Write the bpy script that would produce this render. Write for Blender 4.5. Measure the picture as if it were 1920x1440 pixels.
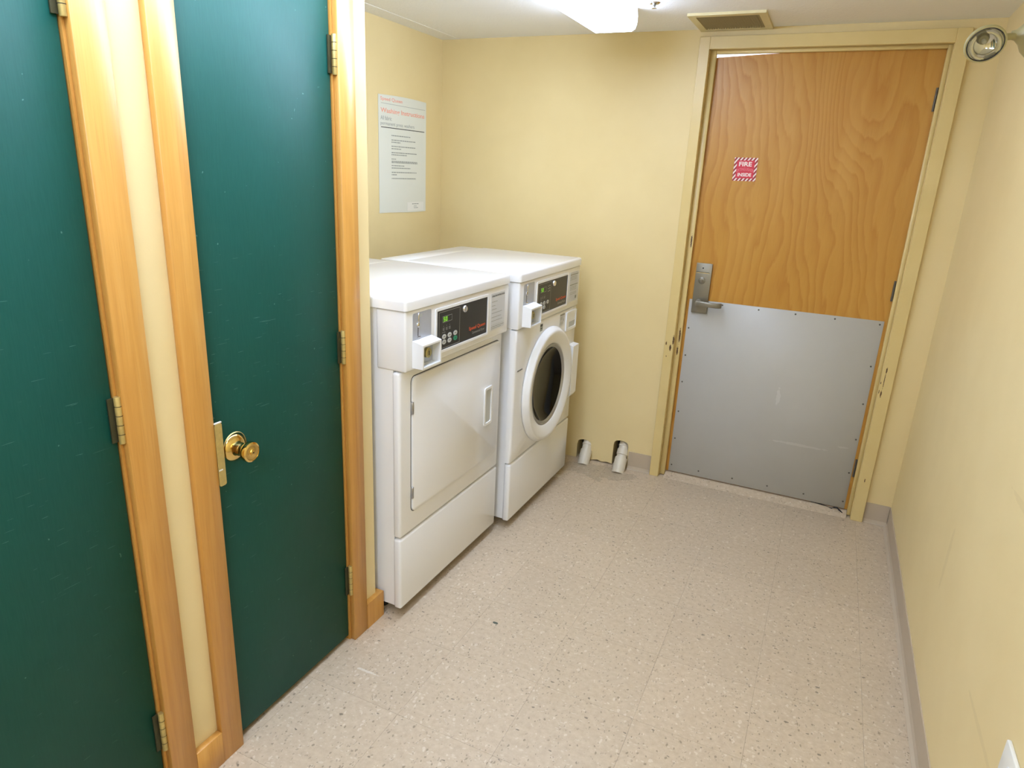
import bpy, bmesh, math, random
from mathutils import Matrix, Vector
random.seed(7)
PI = math.pi
for o in list(bpy.data.objects):
    bpy.data.objects.remove(o)
SC = bpy.context.scene
COL = SC.collection

# ------------------------------------------------------------------ camera
CAM_H = 1.50172
cd = bpy.data.cameras.new('camera')
cd.sensor_fit = 'HORIZONTAL'; cd.sensor_width = 36.0
cd.lens = 1261.05 / 1920 * 36.0
cd.clip_start = 0.02
cam = bpy.data.objects.new('camera', cd); COL.objects.link(cam)
_r = Vector((0.903355, 0.426485, 0.04539034))
_u = Vector((-0.16798121, 0.2544463, 0.95238616))
_f = Vector((-0.394629, 0.86796752, -0.30149681))
mw = Matrix.Identity(4)
for i in range(3):
    mw[i][0] = _r[i]; mw[i][1] = _u[i]; mw[i][2] = -_f[i]
mw[2][3] = CAM_H
cam.matrix_world = mw
SC.camera = cam

# ------------------------------------------------------------------ world, exposure
w = bpy.data.worlds.new('world'); SC.world = w; w.use_nodes = True
w.node_tree.nodes['Background'].inputs[0].default_value = (1, 1, 1, 1)
w.node_tree.nodes['Background'].inputs[1].default_value = 0.0
SC.view_settings.view_transform = 'Standard'
SC.view_settings.look = 'None'
SC.view_settings.exposure = -0.12
SC.view_settings.gamma = 1.0
SC.view_settings.use_curve_mapping = False
LAMP, LAMP_SIDE = 14.5, 18.0     # radiance of the lens: strong downwards, weak from its sides
LAMP_COL = (0.825, 1.0, 1.39)

# ------------------------------------------------------------------ helpers
def lin(c):
    return tuple((x / 255 / 12.92) if x / 255 <= .04045 else ((x / 255 + .055) / 1.055) ** 2.4 for x in c) + (1.0,)

class NT:
    """tiny node-graph helper"""
    def __init__(s, name):
        s.m = bpy.data.materials.new(name); s.m.use_nodes = True
        s.t = s.m.node_tree; s.b = s.t.nodes['Principled BSDF']
    def n(s, kind, **kw):
        nd = s.t.nodes.new(kind)
        for k, v in kw.items():
            if k.startswith('i_'):
                nd.inputs[k[2:].replace('_', ' ')].default_value = v
            else:
                setattr(nd, k, v)
        return nd
    def l(s, a, b): s.t.links.new(a, b)
    def set(s, **kw):
        for k, v in kw.items():
            k = k.replace('_', ' ')
            if hasattr(v, 'links'): s.l(v, s.b.inputs[k])
            else: s.b.inputs[k].default_value = v
    def pos(s): return s.n('ShaderNodeNewGeometry').outputs['Position']
    def obj(s): return s.n('ShaderNodeTexCoord').outputs['Object']
    def mapping(s, vec, scale=(1, 1, 1), loc=(0, 0, 0), rot=(0, 0, 0)):
        m = s.n('ShaderNodeMapping')
        m.inputs['Scale'].default_value = scale; m.inputs['Location'].default_value = loc
        m.inputs['Rotation'].default_value = rot
        s.l(vec, m.inputs['Vector']); return m.outputs[0]
    def noise(s, vec, scale, detail=3, rough=.5, dist=0):
        nd = s.n('ShaderNodeTexNoise', i_Scale=scale, i_Detail=detail, i_Roughness=rough, i_Distortion=dist)
        s.l(vec, nd.inputs['Vector']); return nd.outputs['Fac']
    def ramp(s, fac, stops, interp='LINEAR'):
        r = s.n('ShaderNodeValToRGB'); r.color_ramp.interpolation = interp
        e = r.color_ramp.elements
        while len(e) < len(stops): e.new(.5)
        for el, (p, c) in zip(e, stops):
            el.position = p
            el.color = c if isinstance(c, tuple) else (c, c, c, 1)
        s.l(fac, r.inputs[0]); return r.outputs[0]
    def mix(s, fac, a, b, mode='MIX'):
        m = s.n('ShaderNodeMix', data_type='RGBA', blend_type=mode)
        for k, v in ((0, fac), (6, a), (7, b)):
            if hasattr(v, 'links'): s.l(v, m.inputs[k])
            else: m.inputs[k].default_value = v
        return m.outputs[2]
    def math(s, op, a, b=0.0, c=None):
        m = s.n('ShaderNodeMath', operation=op)
        for k, v in ((0, a), (1, b), (2, c)):
            if v is None: continue
            if hasattr(v, 'links'): s.l(v, m.inputs[k])
            else: m.inputs[k].default_value = v
        return m.outputs[0]
    def bump(s, h, strength=.2, dist=.002):
        b = s.n('ShaderNodeBump', i_Strength=strength, i_Distance=dist)
        s.l(h, b.inputs['Height']); s.l(b.outputs[0], s.b.inputs['Normal']); return b.outputs[0]
    def spots(s, vec, lst, rough=120, amt=.7):
        """mask of irregular worn spots: list of (centre, half sizes)"""
        nz = s.noise(vec, rough, 3, .6)
        tot = None
        for c, r in lst:
            m = s.mapping(vec, scale=tuple(1 / x for x in r), loc=tuple(-a / x for a, x in zip(c, r)))
            ln = s.n('ShaderNodeVectorMath', operation='LENGTH'); s.l(m, ln.inputs[0])
            v = s.math('SUBTRACT', 1.0, ln.outputs['Value'])
            tot = v if tot is None else s.math('MAXIMUM', tot, v)
        h = s.math('ADD', tot, s.math('MULTIPLY', s.math('SUBTRACT', nz, .5), amt * 2))
        return s.math('GREATER_THAN', h, .25)

def simple(name, rgb, rough=.5, metal=0., spec=.5, coat=0., var=.0, vscale=6, bump=None):
    k = NT(name); c = lin(rgb)
    k.set(Roughness=rough, Metallic=metal)
    k.b.inputs['Specular IOR Level'].default_value = spec
    k.b.inputs['Coat Weight'].default_value = coat
    if var:
        nz = k.noise(k.pos(), vscale, 4)
        k.set(Base_Color=k.mix(nz, tuple(x * (1 - var) for x in c[:3]) + (1,), tuple(min(1, x * (1 + var)) for x in c[:3]) + (1,)))
    else:
        k.set(Base_Color=c)
    if bump:
        k.bump(k.noise(k.pos(), bump[0], 2), bump[1], bump[2])
    return k.m

# ------------------------------------------------------------------ materials
def mat_wall(name, rgb, scuffs=None):
    k = NT(name); p = k.pos()
    a = lin(rgb); d = tuple(x * f for x, f in zip(a[:3], (.93, .91, .86))) + (1,)
    big = k.ramp(k.noise(p, 1.6, 4, .6), [(.35, 0.), (.7, 1.)])
    col = k.mix(big, a, d)
    if scuffs:
        sm = k.spots(p, scuffs, 35, .35)
        col = k.mix(k.math('MULTIPLY', sm, .10), col, lin((150, 122, 66)))
    k.set(Base_Color=col, Roughness=.5)
    k.bump(k.noise(p, 260, 2), .10, .0012)
    return k.m
M_WALL = mat_wall('cream_wall_paint', (231, 210, 155))
M_WALLR = mat_wall('cream_wall_paint_scuffed', (231, 210, 155),
                   [((.454, 1.60, .88), (.05, .15, .012)), ((.454, 1.45, .42), (.05, .2, .010)), ((.454, 2.1, .50), (.05, .02, .14))])

def mat_frame():
    k = NT('yellow_frame_paint'); p = k.pos()
    L = [((-.662, 3.29, .72), (.004, .05, .012)), ((-.640, 3.29, .70), (.006, .05, .02)), ((-.629, 3.29, .74), (.005, .05, .03)), ((-.655, 3.29, .655), (.003, .05, .004)),
         ((-.607, 3.31, .76), (.006, .05, .05)), ((-.610, 3.31, .68), (.006, .05, .03)), ((-.607, 3.31, 1.22), (.005, .05, .04)),
         ((.312, 3.287, .74), (.0035, .05, .018)), ((.311, 3.287, .69), (.002, .05, .05)), ((.309, 3.287, .63), (.004, .05, .02)),
         ((.322, 3.287, .21), (.003, .05, .012)), ((.300, 3.287, .64), (.002, .05, .012)), ((.3, 3.287, .68), (.002, .05, .008))]
    msk = k.spots(p, L, 300, .8)
    n = k.noise(p, 9, 4)
    base = k.mix(n, lin((222, 199, 138)), lin((212, 187, 122)))
    k.set(Base_Color=k.mix(msk, base, lin((86, 58, 30))), Roughness=.36)
    k.bump(k.noise(p, 160, 2), .08, .001)
    return k.m
M_FRAME = mat_frame()

def mat_ceiling():
    k = NT('ceiling_paint'); p = k.pos()
    k.set(Base_Color=k.mix(k.noise(p, 3, 4), lin((246, 245, 240)), lin((238, 236, 229))), Roughness=.75)
    k.bump(k.noise(p, 95, 4, .65), .45, .004)
    return k.m
M_CEIL = mat_ceiling()

def mat_tile():
    k = NT('speckled_vinyl_tile')
    oi = k.n('ShaderNodeObjectInfo')
    off = k.n('ShaderNodeVectorMath', operation='SCALE'); 
    cmb = k.n('ShaderNodeCombineXYZ')
    k.l(oi.outputs['Random'], cmb.inputs[0]); k.l(oi.outputs['Random'], cmb.inputs[1])
    k.l(cmb.outputs[0], off.inputs[0]); off.inputs['Scale'].default_value = 13.7
    add = k.n('ShaderNodeVectorMath', operation='ADD')
    k.l(k.pos(), add.inputs[0]); k.l(off.outputs[0], add.inputs[1])
    dn = k.n('ShaderNodeTexNoise', i_Scale=70.0, i_Detail=2.0); k.l(add.outputs[0], dn.inputs['Vector'])
    ds = k.n('ShaderNodeVectorMath', operation='SCALE'); k.l(dn.outputs['Color'], ds.inputs[0]); ds.inputs['Scale'].default_value = .012
    v = k.n('ShaderNodeVectorMath', operation='ADD'); k.l(add.outputs[0], v.inputs[0]); k.l(ds.outputs[0], v.inputs[1])
    v = v.outputs[0]
    base = k.mix(k.ramp(k.noise(add.outputs[0], 55, 4, .65), [(.3, 0.), (.7, 1.)]), lin((188, 168, 141)), lin((204, 186, 159)))
    def chips(vec, scale, thr, rad, rnd=1.0):
        vo = k.n('ShaderNodeTexVoronoi', i_Scale=scale, i_Randomness=rnd); k.l(vec, vo.inputs['Vector'])
        sp = k.n('ShaderNodeSeparateColor'); k.l(vo.outputs['Color'], sp.inputs[0])
        a = k.math('GREATER_THAN', sp.outputs[0], thr)
        r = k.math('MULTIPLY', sp.outputs[1], rad)
        b = k.math('LESS_THAN', vo.outputs['Distance'], k.math('ADD', r, rad * .25))
        return k.math('MULTIPLY', a, b), sp.outputs[2]
    st1 = k.mapping(v, scale=(1, .5, 1), rot=(0, 0, .6)); st2 = k.mapping(v, scale=(.5, 1, 1), rot=(0, 0, -.4), loc=(3, 5, 0)); st3 = k.mapping(v, scale=(1, .6, 1), rot=(0, 0, 1.3), loc=(7, 2, 0))
    m, r = chips(st2, 150, .80, .40); col = k.mix(k.math('MULTIPLY', m, .45), base, lin((218, 206, 184)))
    m, r = chips(st3, 105, .90, .42); col = k.mix(k.math('MULTIPLY', m, .5), col, lin((224, 212, 192)))
    m, r = chips(st1, 165, .80, .36); col = k.mix(k.math('MULTIPLY', m, .65), col, lin((160, 143, 120)))
    m, r = chips(st3, 140, .86, .34); col = k.mix(k.math('MULTIPLY', m, .75), col, lin((140, 125, 102)))
    m, r = chips(st2, 95, .925, .26); col = k.mix(k.math('MULTIPLY', m, .8), col, lin((116, 105, 88)))
    # dirt along the back wall and one dark spot
    pw = k.pos()
    dirt = k.spots(pw, [((-.95, 3.18, 0), (.28, .12, .5))], 14, .9)
    col = k.mix(k.math('MULTIPLY', dirt, .28), col, lin((104, 98, 82)))
    sp = k.spots(pw, [((-.8368, 1.7972, 0), (.014, .007, .5))], 60, .4)
    col = k.mix(sp, col, lin((86, 92, 80)))
    sc = k.spots(pw, [((-1.085, 1.395, 0), (.05, .006, .5)), ((-1.11, 3.02, 0), (.05, .03, .5))], 90, .8)
    col = k.mix(k.math('MULTIPLY', sc, .6), col, lin((226, 219, 204)))
    tv = k.math('ADD', k.math('MULTIPLY', oi.outputs['Random'], .05), .975)
    hv = k.n('ShaderNodeHueSaturation'); k.l(col, hv.inputs['Color']); k.l(tv, hv.inputs['Value'])
    k.set(Base_Color=hv.outputs[0], Roughness=k.math('ADD', k.math('MULTIPLY', k.noise(pw, 5, 4), .22), .25))
    k.bump(k.noise(pw, 30, 3), .05, .002)
    return k.m
M_TILE = mat_tile()
M_GROUT = simple('floor_joint', (120, 106, 86), .8)

def mat_green():
    k = NT('green_door_paint'); p = k.pos()
    base = k.mix(k.noise(p, 5, 5, .6), lin((8, 66, 55)), lin((11, 76, 66)))
    fine = k.noise(k.mapping(p, scale=(1, 400, 25)), 1, 2)
    base = k.mix(k.math('MULTIPLY', fine, .12), base, lin((70, 130, 116)))
    # thin pale scratches rising to the right
    def scr(rot, sc, thr, zmid, zw):
        q = k.mapping(p, rot=(rot, 0, 0), scale=(1, sc[0], sc[1]))
        nz = k.noise(q, 1, 1.5, .5)
        a = k.math('GREATER_THAN', nz, thr)
        sep = k.n('ShaderNodeSeparateXYZ'); k.l(p, sep.inputs[0])
        zz = k.math('ABSOLUTE', k.math('SUBTRACT', sep.outputs[2], zmid))
        return k.math('MULTIPLY', a, k.math('LESS_THAN', zz, zw))
    m1 = scr(-.35, (14, 520), .755, .95, .35)
    m2 = scr(-.7, (22, 420), .76, .6, .6)
    m3 = k.math('GREATER_THAN', k.noise(p, 95, 1.0), .80)
    m = k.math('MAXIMUM', k.math('MAXIMUM', m1, m2), m3)
    col = k.mix(k.math('MULTIPLY', m, .34), base, lin((128, 172, 158)))
    k.set(Base_Color=col, Roughness=k.math('ADD', k.math('MULTIPLY', k.noise(p, 8, 4), .1), .46))
    k.b.inputs['Specular IOR Level'].default_value = .24
    k.bump(fine, .05, .0006)
    return k.m
M_GREEN = mat_green()

def mat_birch():
    k = NT('amber_birch'); p = k.pos()
    g = k.noise(k.mapping(p, scale=(55, 55, 2.2)), 1, 5, .6, .6)
    f = k.noise(k.mapping(p, scale=(260, 260, 7)), 1, 3)
    c = k.ramp(g, [(.25, lin((190, 134, 60))), (.5, lin((202, 147, 70))), (.78, lin((212, 160, 84)))])
    c = k.mix(k.math('MULTIPLY', k.ramp(f, [(.55, 0.), (.75, 1.)]), .25), c, lin((160, 104, 44)))
    k.set(Base_Color=c, Roughness=.34)
    return k.m
M_BIRCH = mat_birch()

def mat_oak():
    k = NT('amber_oak_veneer'); p = k.pos()
    # cathedral figure: warped planes of growth rings
    wn = k.noise(k.mapping(p, scale=(2.4, 1, .75)), 1, 2, .45)
    warp = k.math('MULTIPLY', wn, 9.0)
    sep = k.n('ShaderNodeSeparateXYZ'); k.l(p, sep.inputs[0])
    xx = k.math('MULTIPLY', sep.outputs[0], 9.0)
    zz = k.math('MULTIPLY', sep.outputs[2], .9)
    ph = k.math('ADD', k.math('ADD', xx, zz), warp)
    fn = k.math('MULTIPLY', k.noise(k.mapping(p, scale=(30, 1, 6)), 1, 3), .5)
    ring = k.math('FRACT', k.math('MULTIPLY', k.math('ADD', ph, fn), 2.3))
    rc = k.ramp(ring, [(0., lin((194, 144, 66))), (.5, lin((189, 137, 58))), (.85, lin((180, 125, 47))), (1., lin((194, 144, 66)))])
    pores = k.ramp(k.noise(k.mapping(p, scale=(330, 1, 14)), 1, 3, .6), [(.55, 0.), (.72, 1.)])
    c = k.mix(k.math('MULTIPLY', pores, .22), rc, lin((150, 96, 34)))
    blot = k.ramp(k.noise(k.mapping(p, scale=(3.4, 1, .7)), 1, 4), [(.35, 0.), (.7, 1.)])
    c = k.mix(k.math('MULTIPLY', blot, .30), c, lin((180, 118, 36)))
    streak = k.ramp(k.noise(k.mapping(p, scale=(12, 1, .9), rot=(0, .10, 0)), 1, 3, .5, .4), [(.52, 0.), (.72, 1.)])
    c = k.mix(k.math('MULTIPLY', streak, .35), c, lin((206, 158, 84)))
    c = k.mix(1.0, c, (1.0, .985, .80, 1), 'MULTIPLY')
    k.set(Base_Color=c, Roughness=k.math('ADD', k.math('MULTIPLY', ring, .10), .33))
    k.bump(k.math('ADD', ring, pores), .12, .0006)
    return k.m
M_OAK = mat_oak()
M_OAKEDGE = simple('door_edge_wood', (150, 94, 44), .6, var=.2, vscale=40)

def mat_kick():
    k = NT('grey_kick_sheet'); p = k.pos()
    n = k.noise(k.mapping(p, scale=(3, 1, 3)), 1, 5, .6)
    sc = k.spots(p, [((-.11, 3.345, .52), (.012, .1, .06)), ((.02, 3.345, .30), (.16, .1, .008)), ((.21, 3.345, .33), (.03, .1, .006))], 60, .7)
    c = k.mix(n, lin((176, 174, 166)), lin((190, 188, 180)))
    k.set(Base_Color=k.mix(k.math('MULTIPLY', sc, .5), c, lin((206, 204, 198))), Roughness=.36, Metallic=.0)
    return k.m
M_KICK = mat_kick()
M_ENAMEL = simple('white_enamel', (236, 235, 232), .22, spec=.5, coat=.3)
M_ENAMEL2 = simple('white_plastic', (238, 238, 236), .3)
M_GREYMETAL = simple('satin_steel', (176, 178, 182), .38, 1.0, var=.06, vscale=50)
M_HINGE = simple('worn_dark_hinge', (96, 92, 84), .55, .5, var=.3, vscale=60)
M_HINGE2 = simple('dark_hinge_leaf', (74, 72, 50), .5, .5, var=.3, vscale=60)
M_COIN = simple('brushed_coin_plate', (184, 187, 194), .4, .35, var=.05, vscale=50)
M_STEEL = simple('satin_nickel', (138, 134, 121), .36, .65, var=.05, vscale=60)
M_CHROME = simple('chrome', (225, 225, 225), .08, 1.0)
M_BRASS = simple('polished_brass', (226, 196, 124), .13, 1.0)
M_DBRASS = simple('aged_brass', (196, 174, 108), .42, .55, var=.25, vscale=90)
M_LOCKB = simple('lock_brass', (190, 178, 120), .3, .9)
M_BLACK = simple('black_overlay', (38, 37, 35), .34)
M_DARK = simple('dark_void', (14, 13, 12), .9)
M_RUBBER = simple('black_rubber', (28, 28, 28), .7)
M_GLINE = simple('grey_line_print', (176, 176, 172), .5)
M_KEY = simple('pale_grey_key', (190, 192, 188), .45)
M_GKEY = simple('green_key', (40, 140, 104), .45)
M_ORANGE = simple('orange_print', (232, 92, 44), .5)
M_PORANGE = simple('faded_orange_print', (240, 168, 142), .7)
M_PGREY = simple('faded_grey_print', (150, 152, 142), .7)
M_PTEXT = simple('small_grey_print', (150, 152, 140), .7)
M_PDARK = simple('dark_print', (66, 66, 58), .7)
M_PAPER = simple('poster_paper', (222, 222, 206), .55)
M_STICK = simple('grey_sticker', (206, 207, 206), .4)
M_RED = simple('red_sticker', (206, 40, 62), .4)
M_WPRINT = simple('white_print', (244, 230, 222), .5)
M_PINK = simple('pink_print', (232, 128, 138), .5)
M_PVC = simple('pvc_pipe', (212, 203, 182), .4, var=.06, vscale=30)
M_COVE = simple('taupe_vinyl_cove', (188, 171, 146), .5, var=.06, vscale=12)
M_VENT = simple('cream_vent_paint', (214, 200, 152), .45)
M_VSLAT = simple('vent_slat_metal', (176, 166, 134), .45)
M_HOUS = simple('grey_lamp_housing', (176, 166, 120), .45)
M_OUT = simple('white_outlet_plate', (232, 230, 218), .35)
M_DRUM = simple('dark_steel_drum', (46, 47, 50), .5, .4)
M_DGREY = simple('dark_grey_ring', (52, 52, 54), .5)

def mat_glass(name, col, rough=.02, ior=1.5):
    k = NT(name); k.set(Base_Color=lin(col), Roughness=rough)
    k.b.inputs['Transmission Weight'].default_value = 1.0
    k.b.inputs['IOR'].default_value = ior
    return k.m
M_GLASS = mat_glass('smoked_door_glass', (46, 47, 50), .03, 1.33)
M_LENS = mat_glass('clear_lamp_lens', (236, 236, 228), .05)

def mat_emit(name, col, strength, base=(.9, .9, .9, 1)):
    k = NT(name); k.set(Base_Color=base, Emission_Color=tuple(col) + (1,), Emission_Strength=strength)
    return k.m
M_LAMP = mat_emit('fluorescent_lens', LAMP_COL, LAMP)
M_LAMPS = mat_emit('fluorescent_lens_side', LAMP_COL, LAMP_SIDE)
M_LED = mat_emit('green_digits', (.42, 1, .08), .95, (.01, .02, .01, 1))
M_LEDBG = mat_emit('green_display_glow', (.05, .26, .0), .42, (.01, .02, .01, 1))

# ------------------------------------------------------------------ mesh helpers
def box(bm, x0, x1, y0, y1, z0, z1, bev=0, seg=2):
    vs = [bm.verts.new((x, y, z)) for x in (x0, x1) for y in (y0, y1) for z in (z0, z1)]
    idx = [(0, 1, 3, 2), (4, 6, 7, 5), (0, 4, 5, 1), (2, 3, 7, 6), (0, 2, 6, 4), (1, 5, 7, 3)]
    fs = [bm.faces.new([vs[i] for i in q]) for q in idx]
    if bev:
        es = list({e for f in fs for e in f.edges})
        bmesh.ops.bevel(bm, geom=es, offset=bev, segments=seg, profile=.5, affect='EDGES', clamp_overlap=True)
    return bm

def prism(bm, pts, d0, d1, axis='y'):
    """extrude a 2-D polygon along an axis. axis y: (x,z); axis z: (x,y); axis x: (y,z)"""
    def P(a, b, d):
        return {'y': (a, d, b), 'z': (a, b, d), 'x': (d, a, b)}[axis]
    A = [bm.verts.new(P(a, b, d0)) for a, b in pts]
    B = [bm.verts.new(P(a, b, d1)) for a, b in pts]
    n = len(pts)
    fa = bm.faces.new(A); fb = bm.faces.new(B[::-1])
    for i in range(n):
        j = (i + 1) % n
        bm.faces.new((A[i], B[i], B[j], A[j]))
    bmesh.ops.triangulate(bm, faces=[f for f in (fa, fb) if len(f.verts) > 4])
    bmesh.ops.recalc_face_normals(bm, faces=bm.faces[:])
    return bm

def rrect(a0, a1, b0, b1, r, seg=5):
    pts = []
    for cx, cy, s in ((a1 - r, b1 - r, 0), (a0 + r, b1 - r, 1), (a0 + r, b0 + r, 2), (a1 - r, b0 + r, 3)):
        for i in range(seg + 1):
            t = (s + i / seg) * PI / 2
            pts.append((cx + r * math.cos(t), cy + r * math.sin(t)))
    return pts

def ring_prism(bm, outer, inner, d0, d1, axis='x'):
    """frame between two polygons with the same vertex count"""
    def P(a, b, d):
        return {'y': (a, d, b), 'z': (a, b, d), 'x': (d, a, b)}[axis]
    V = [[bm.verts.new(P(a, b, d)) for a, b in pl] for pl, d in ((outer, d0), (outer, d1), (inner, d1), (inner, d0))]
    n = len(outer)
    for k in range(4):
        A, B = V[k], V[(k + 1) % 4]
        for i in range(n):
            j = (i + 1) % n
            bm.faces.new((A[i], B[i], B[j], A[j]))
    bmesh.ops.recalc_face_normals(bm, faces=bm.faces[:])
    return bm

def lathe(bm, prof, seg=32, M=None, closed=False):
    """profile [(radius, along)] revolved about local z"""
    M = M or Matrix.Identity(4)
    rows = []
    for r, z in prof:
        if r < 1e-6: rows.append([bm.verts.new(M @ Vector((0, 0, z)))])
        else: rows.append([bm.verts.new(M @ Vector((r * math.cos(2 * PI * i / seg), r * math.sin(2 * PI * i / seg), z))) for i in range(seg)])
    pairs = list(zip(rows, rows[1:])) + ([(rows[-1], rows[0])] if closed else [])
    for A, B in pairs:
        for i in range(seg):
            j = (i + 1) % seg
            if len(A) == 1 and len(B) == 1: continue
            if len(A) == 1: bm.faces.new((A[0], B[i], B[j]))
            elif len(B) == 1: bm.faces.new((A[i], B[0], A[j]))
            else: bm.faces.new((A[i], B[i], B[j], A[j]))
    bmesh.ops.recalc_face_normals(bm, faces=bm.faces[:])
    return bm

def axis_m(loc, zdir):
    z = Vector(zdir).normalized()
    q = Vector((0, 0, 1)).rotation_difference(z)
    return Matrix.Translation(loc) @ q.to_matrix().to_4x4()

def tube(bm, pts, r, seg=10):
    pts = [Vector(p) for p in pts]; rows = []
    for i, p in enumerate(pts):
        d = (pts[min(i + 1, len(pts) - 1)] - pts[max(i - 1, 0)]).normalized()
        M = axis_m(p, d)
        rr = r[i] if isinstance(r, (list, tuple)) else r
        rows.append([bm.verts.new(M @ Vector((rr * math.cos(2 * PI * k / seg), rr * math.sin(2 * PI * k / seg), 0))) for k in range(seg)])
    for A, B in zip(rows, rows[1:]):
        best = min(range(seg), key=lambda s: (A[0].co - B[s].co).length)
        B[:] = B[best:] + B[:best]
        for k in range(seg):
            j = (k + 1) % seg
            bm.faces.new((A[k], A[j], B[j], B[k]))
    bm.faces.new(rows[0]); bm.faces.new(rows[-1])
    bmesh.ops.recalc_face_normals(bm, faces=bm.faces[:])
    return bm

def obj(name, bm, m, parent=None, smooth=False, loc=None, angle=40):
    if isinstance(bm, bpy.types.Mesh): me = bm
    else:
        me = bpy.data.meshes.new(name)
        if smooth:
            for f in bm.faces: f.smooth = True
            for e in bm.edges:
                if len(e.link_faces) == 2 and e.calc_face_angle(0) > math.radians(angle): e.smooth = False
        bm.to_mesh(me); bm.free()
        me.materials.append(m)
    o = bpy.data.objects.new(name, me); COL.objects.link(o)
    if parent is not None: o.parent = parent
    if loc: o.location = loc
    return o

def B(): return bmesh.new()
def bx(name, dims, m, parent=None, bev=0, seg=2):
    return obj(name, box(B(), *dims, bev=bev, seg=seg), m, parent, smooth=bool(bev), angle=60)

def empty(name, loc, rz=0.):
    o = bpy.data.objects.new(name, None); COL.objects.link(o)
    o.location = loc; o.rotation_euler = (0, 0, rz); o.empty_display_size = .05
    return o
def tag(o, label, cat, group=None):
    o['label'] = label; o['category'] = cat
    if group: o['group'] = group
    return o
def struct(o, label=None):
    o['kind'] = 'structure'
    if label: o['label'] = label
    return o

FX = Matrix(((0, 0, 1, 0), (1, 0, 0, 0), (0, 1, 0, 0), (0, 0, 0, 1)))     # writing on a face that looks to +x
FY = Matrix(((1, 0, 0, 0), (0, 0, -1, 0), (0, 1, 0, 0), (0, 0, 0, 1)))    # writing on a face that looks to -y
def text_mesh(body, width, height, bold=0.):
    cu = bpy.data.curves.new('lettering', 'FONT'); cu.body = body; cu.size = 1
    cu.offset = bold
    cu.resolution_u = 3
    to = bpy.data.objects.new('lettering_source', cu); COL.objects.link(to)
    dg = bpy.context.evaluated_depsgraph_get(); dg.update()
    me = bpy.data.meshes.new_from_object(to.evaluated_get(dg))
    bpy.data.objects.remove(to); bpy.data.curves.remove(cu)
    xs = [v.co.x for v in me.vertices]; ys = [v.co.y for v in me.vertices]
    x0, x1, y0, y1 = min(xs), max(xs), min(ys), max(ys)
    for v in me.vertices:
        v.co.x = (v.co.x - x0) / (x1 - x0) * width
        v.co.y = (v.co.y - y0) / (y1 - y0) * height
        v.co.z = 0
    me.materials.clear()
    return me
def text(name, body, a, b, width, height, depth, F, m, parent, bold=0., warp=None):
    """lower-left corner at (a,b) on the face, depth along the normal axis"""
    me = text_mesh(body, width, height, bold)
    for v in me.vertices:
        x, y = v.co.x + a, v.co.y + b
        if warp: y += warp(x)
        if F is FX: v.co = (depth, x, y)
        else: v.co = (x, depth, y)
    me.materials.append(m)
    return obj(name, me, m, parent)
def quads(name, rects, depth, F, m, parent):
    o = _quads(name, rects, depth, F, m, parent)
    if name in ('fine_print', 'socket_slot') and len(rects) > 1: o['kind'] = 'stuff'
    return o
def _quads(name, rects, depth, F, m, parent):
    """flat printed marks: rects (a0,a1,b0,b1) on the face"""
    bm = B()
    for a0, a1, b0, b1 in rects:
        c = [(a0, b0), (a1, b0), (a1, b1), (a0, b1)]
        bm.faces.new([bm.verts.new((depth, a, b) if F is FX else (a, depth, b)) for a, b in c])
    return obj(name, bm, m, parent)
def wordline(rnd, a0, a1, b, h):
    out = []; a = a0
    while a < a1 - h:
        wd = min(rnd.uniform(1.2, 4.2) * h, a1 - a)
        out.append((a, a + wd, b, b + h)); a += wd + h * .55
    return out

# ================================================================== THE SETTING
XL, XR, YB, YN, ZC = -1.221, .454, 3.307, -1.60, 2.13
XA = -1.988; YA = 1.630                      # alcove back wall, alcove start
# floor: slab and its vinyl tiles
floor = struct(bx('floor', (XA - .1, XR + .1, YN - .1, 4.7, -.12, -.0022), M_GROUT), 'beige speckled vinyl tile floor')
T = .3048; GAP = .0005
tm = B(); box(tm, GAP / 2, T - GAP / 2, GAP / 2, T - GAP / 2, -.0022, 0)
tme = bpy.data.meshes.new('tile'); tm.to_mesh(tme); tm.free(); tme.materials.append(M_TILE)
x0 = .0145 - 7 * T; y0 = 2.210 - 13 * T
for i in range(9):
    for j in range(19):
        t = obj('tile', tme, M_TILE, floor, loc=(x0 + i * T, y0 + j * T, 0))
ceil_ = struct(bx('ceiling', (XA - .1, XR + .1, YN - .1, 4.7, ZC, ZC + .1), M_CEIL), 'off-white textured ceiling')
struct(bx('trim_4', (XA, XA + .10, YA + .02, YB, ZC - .0012, ZC), M_CEIL), 'faint raised drywall band along the alcove ceiling')

# left wall with the two closet openings
bm = B()
D1 = (.30, .8045); D2 = (1.0225, 1.4895); DH = 1.985
WX0 = XL - .115
box(bm, WX0, XL, YN, D1[0] - .012, 0, ZC)
box(bm, WX0, XL, D1[1] + .012, D2[0] - .012, 0, ZC)
box(bm, WX0, XL, D2[1] + .012, YA, 0, ZC)
box(bm, WX0, XL, D1[0] - .012, D1[1] + .012, DH + .012, ZC)
box(bm, WX0, XL, D2[0] - .012, D2[1] + .012, DH + .012, ZC)
box(bm, WX0 - .02, WX0, YN, YA, 0, ZC)
box(bm, XA - .02, WX0, YA - .10, YA, 0, ZC)
struct(obj('wall_left', bm, M_WALL), 'cream painted wall around the green closet doors')
struct(bx('wall_alcove', (XA - .1, XA, YA - .1, YB, 0, ZC), M_WALL), 'cream wall behind the machines with the poster')
struct(bx('wall_right', (XR, XR + .1, YN - .1, YB + .1, 0, ZC), M_WALLR), 'bare cream wall on the right')
struct(bx('wall_front', (XA - .1, XR + .1, YN - .1, YN, 0, ZC), M_WALL), 'cream wall behind the photographer')
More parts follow.
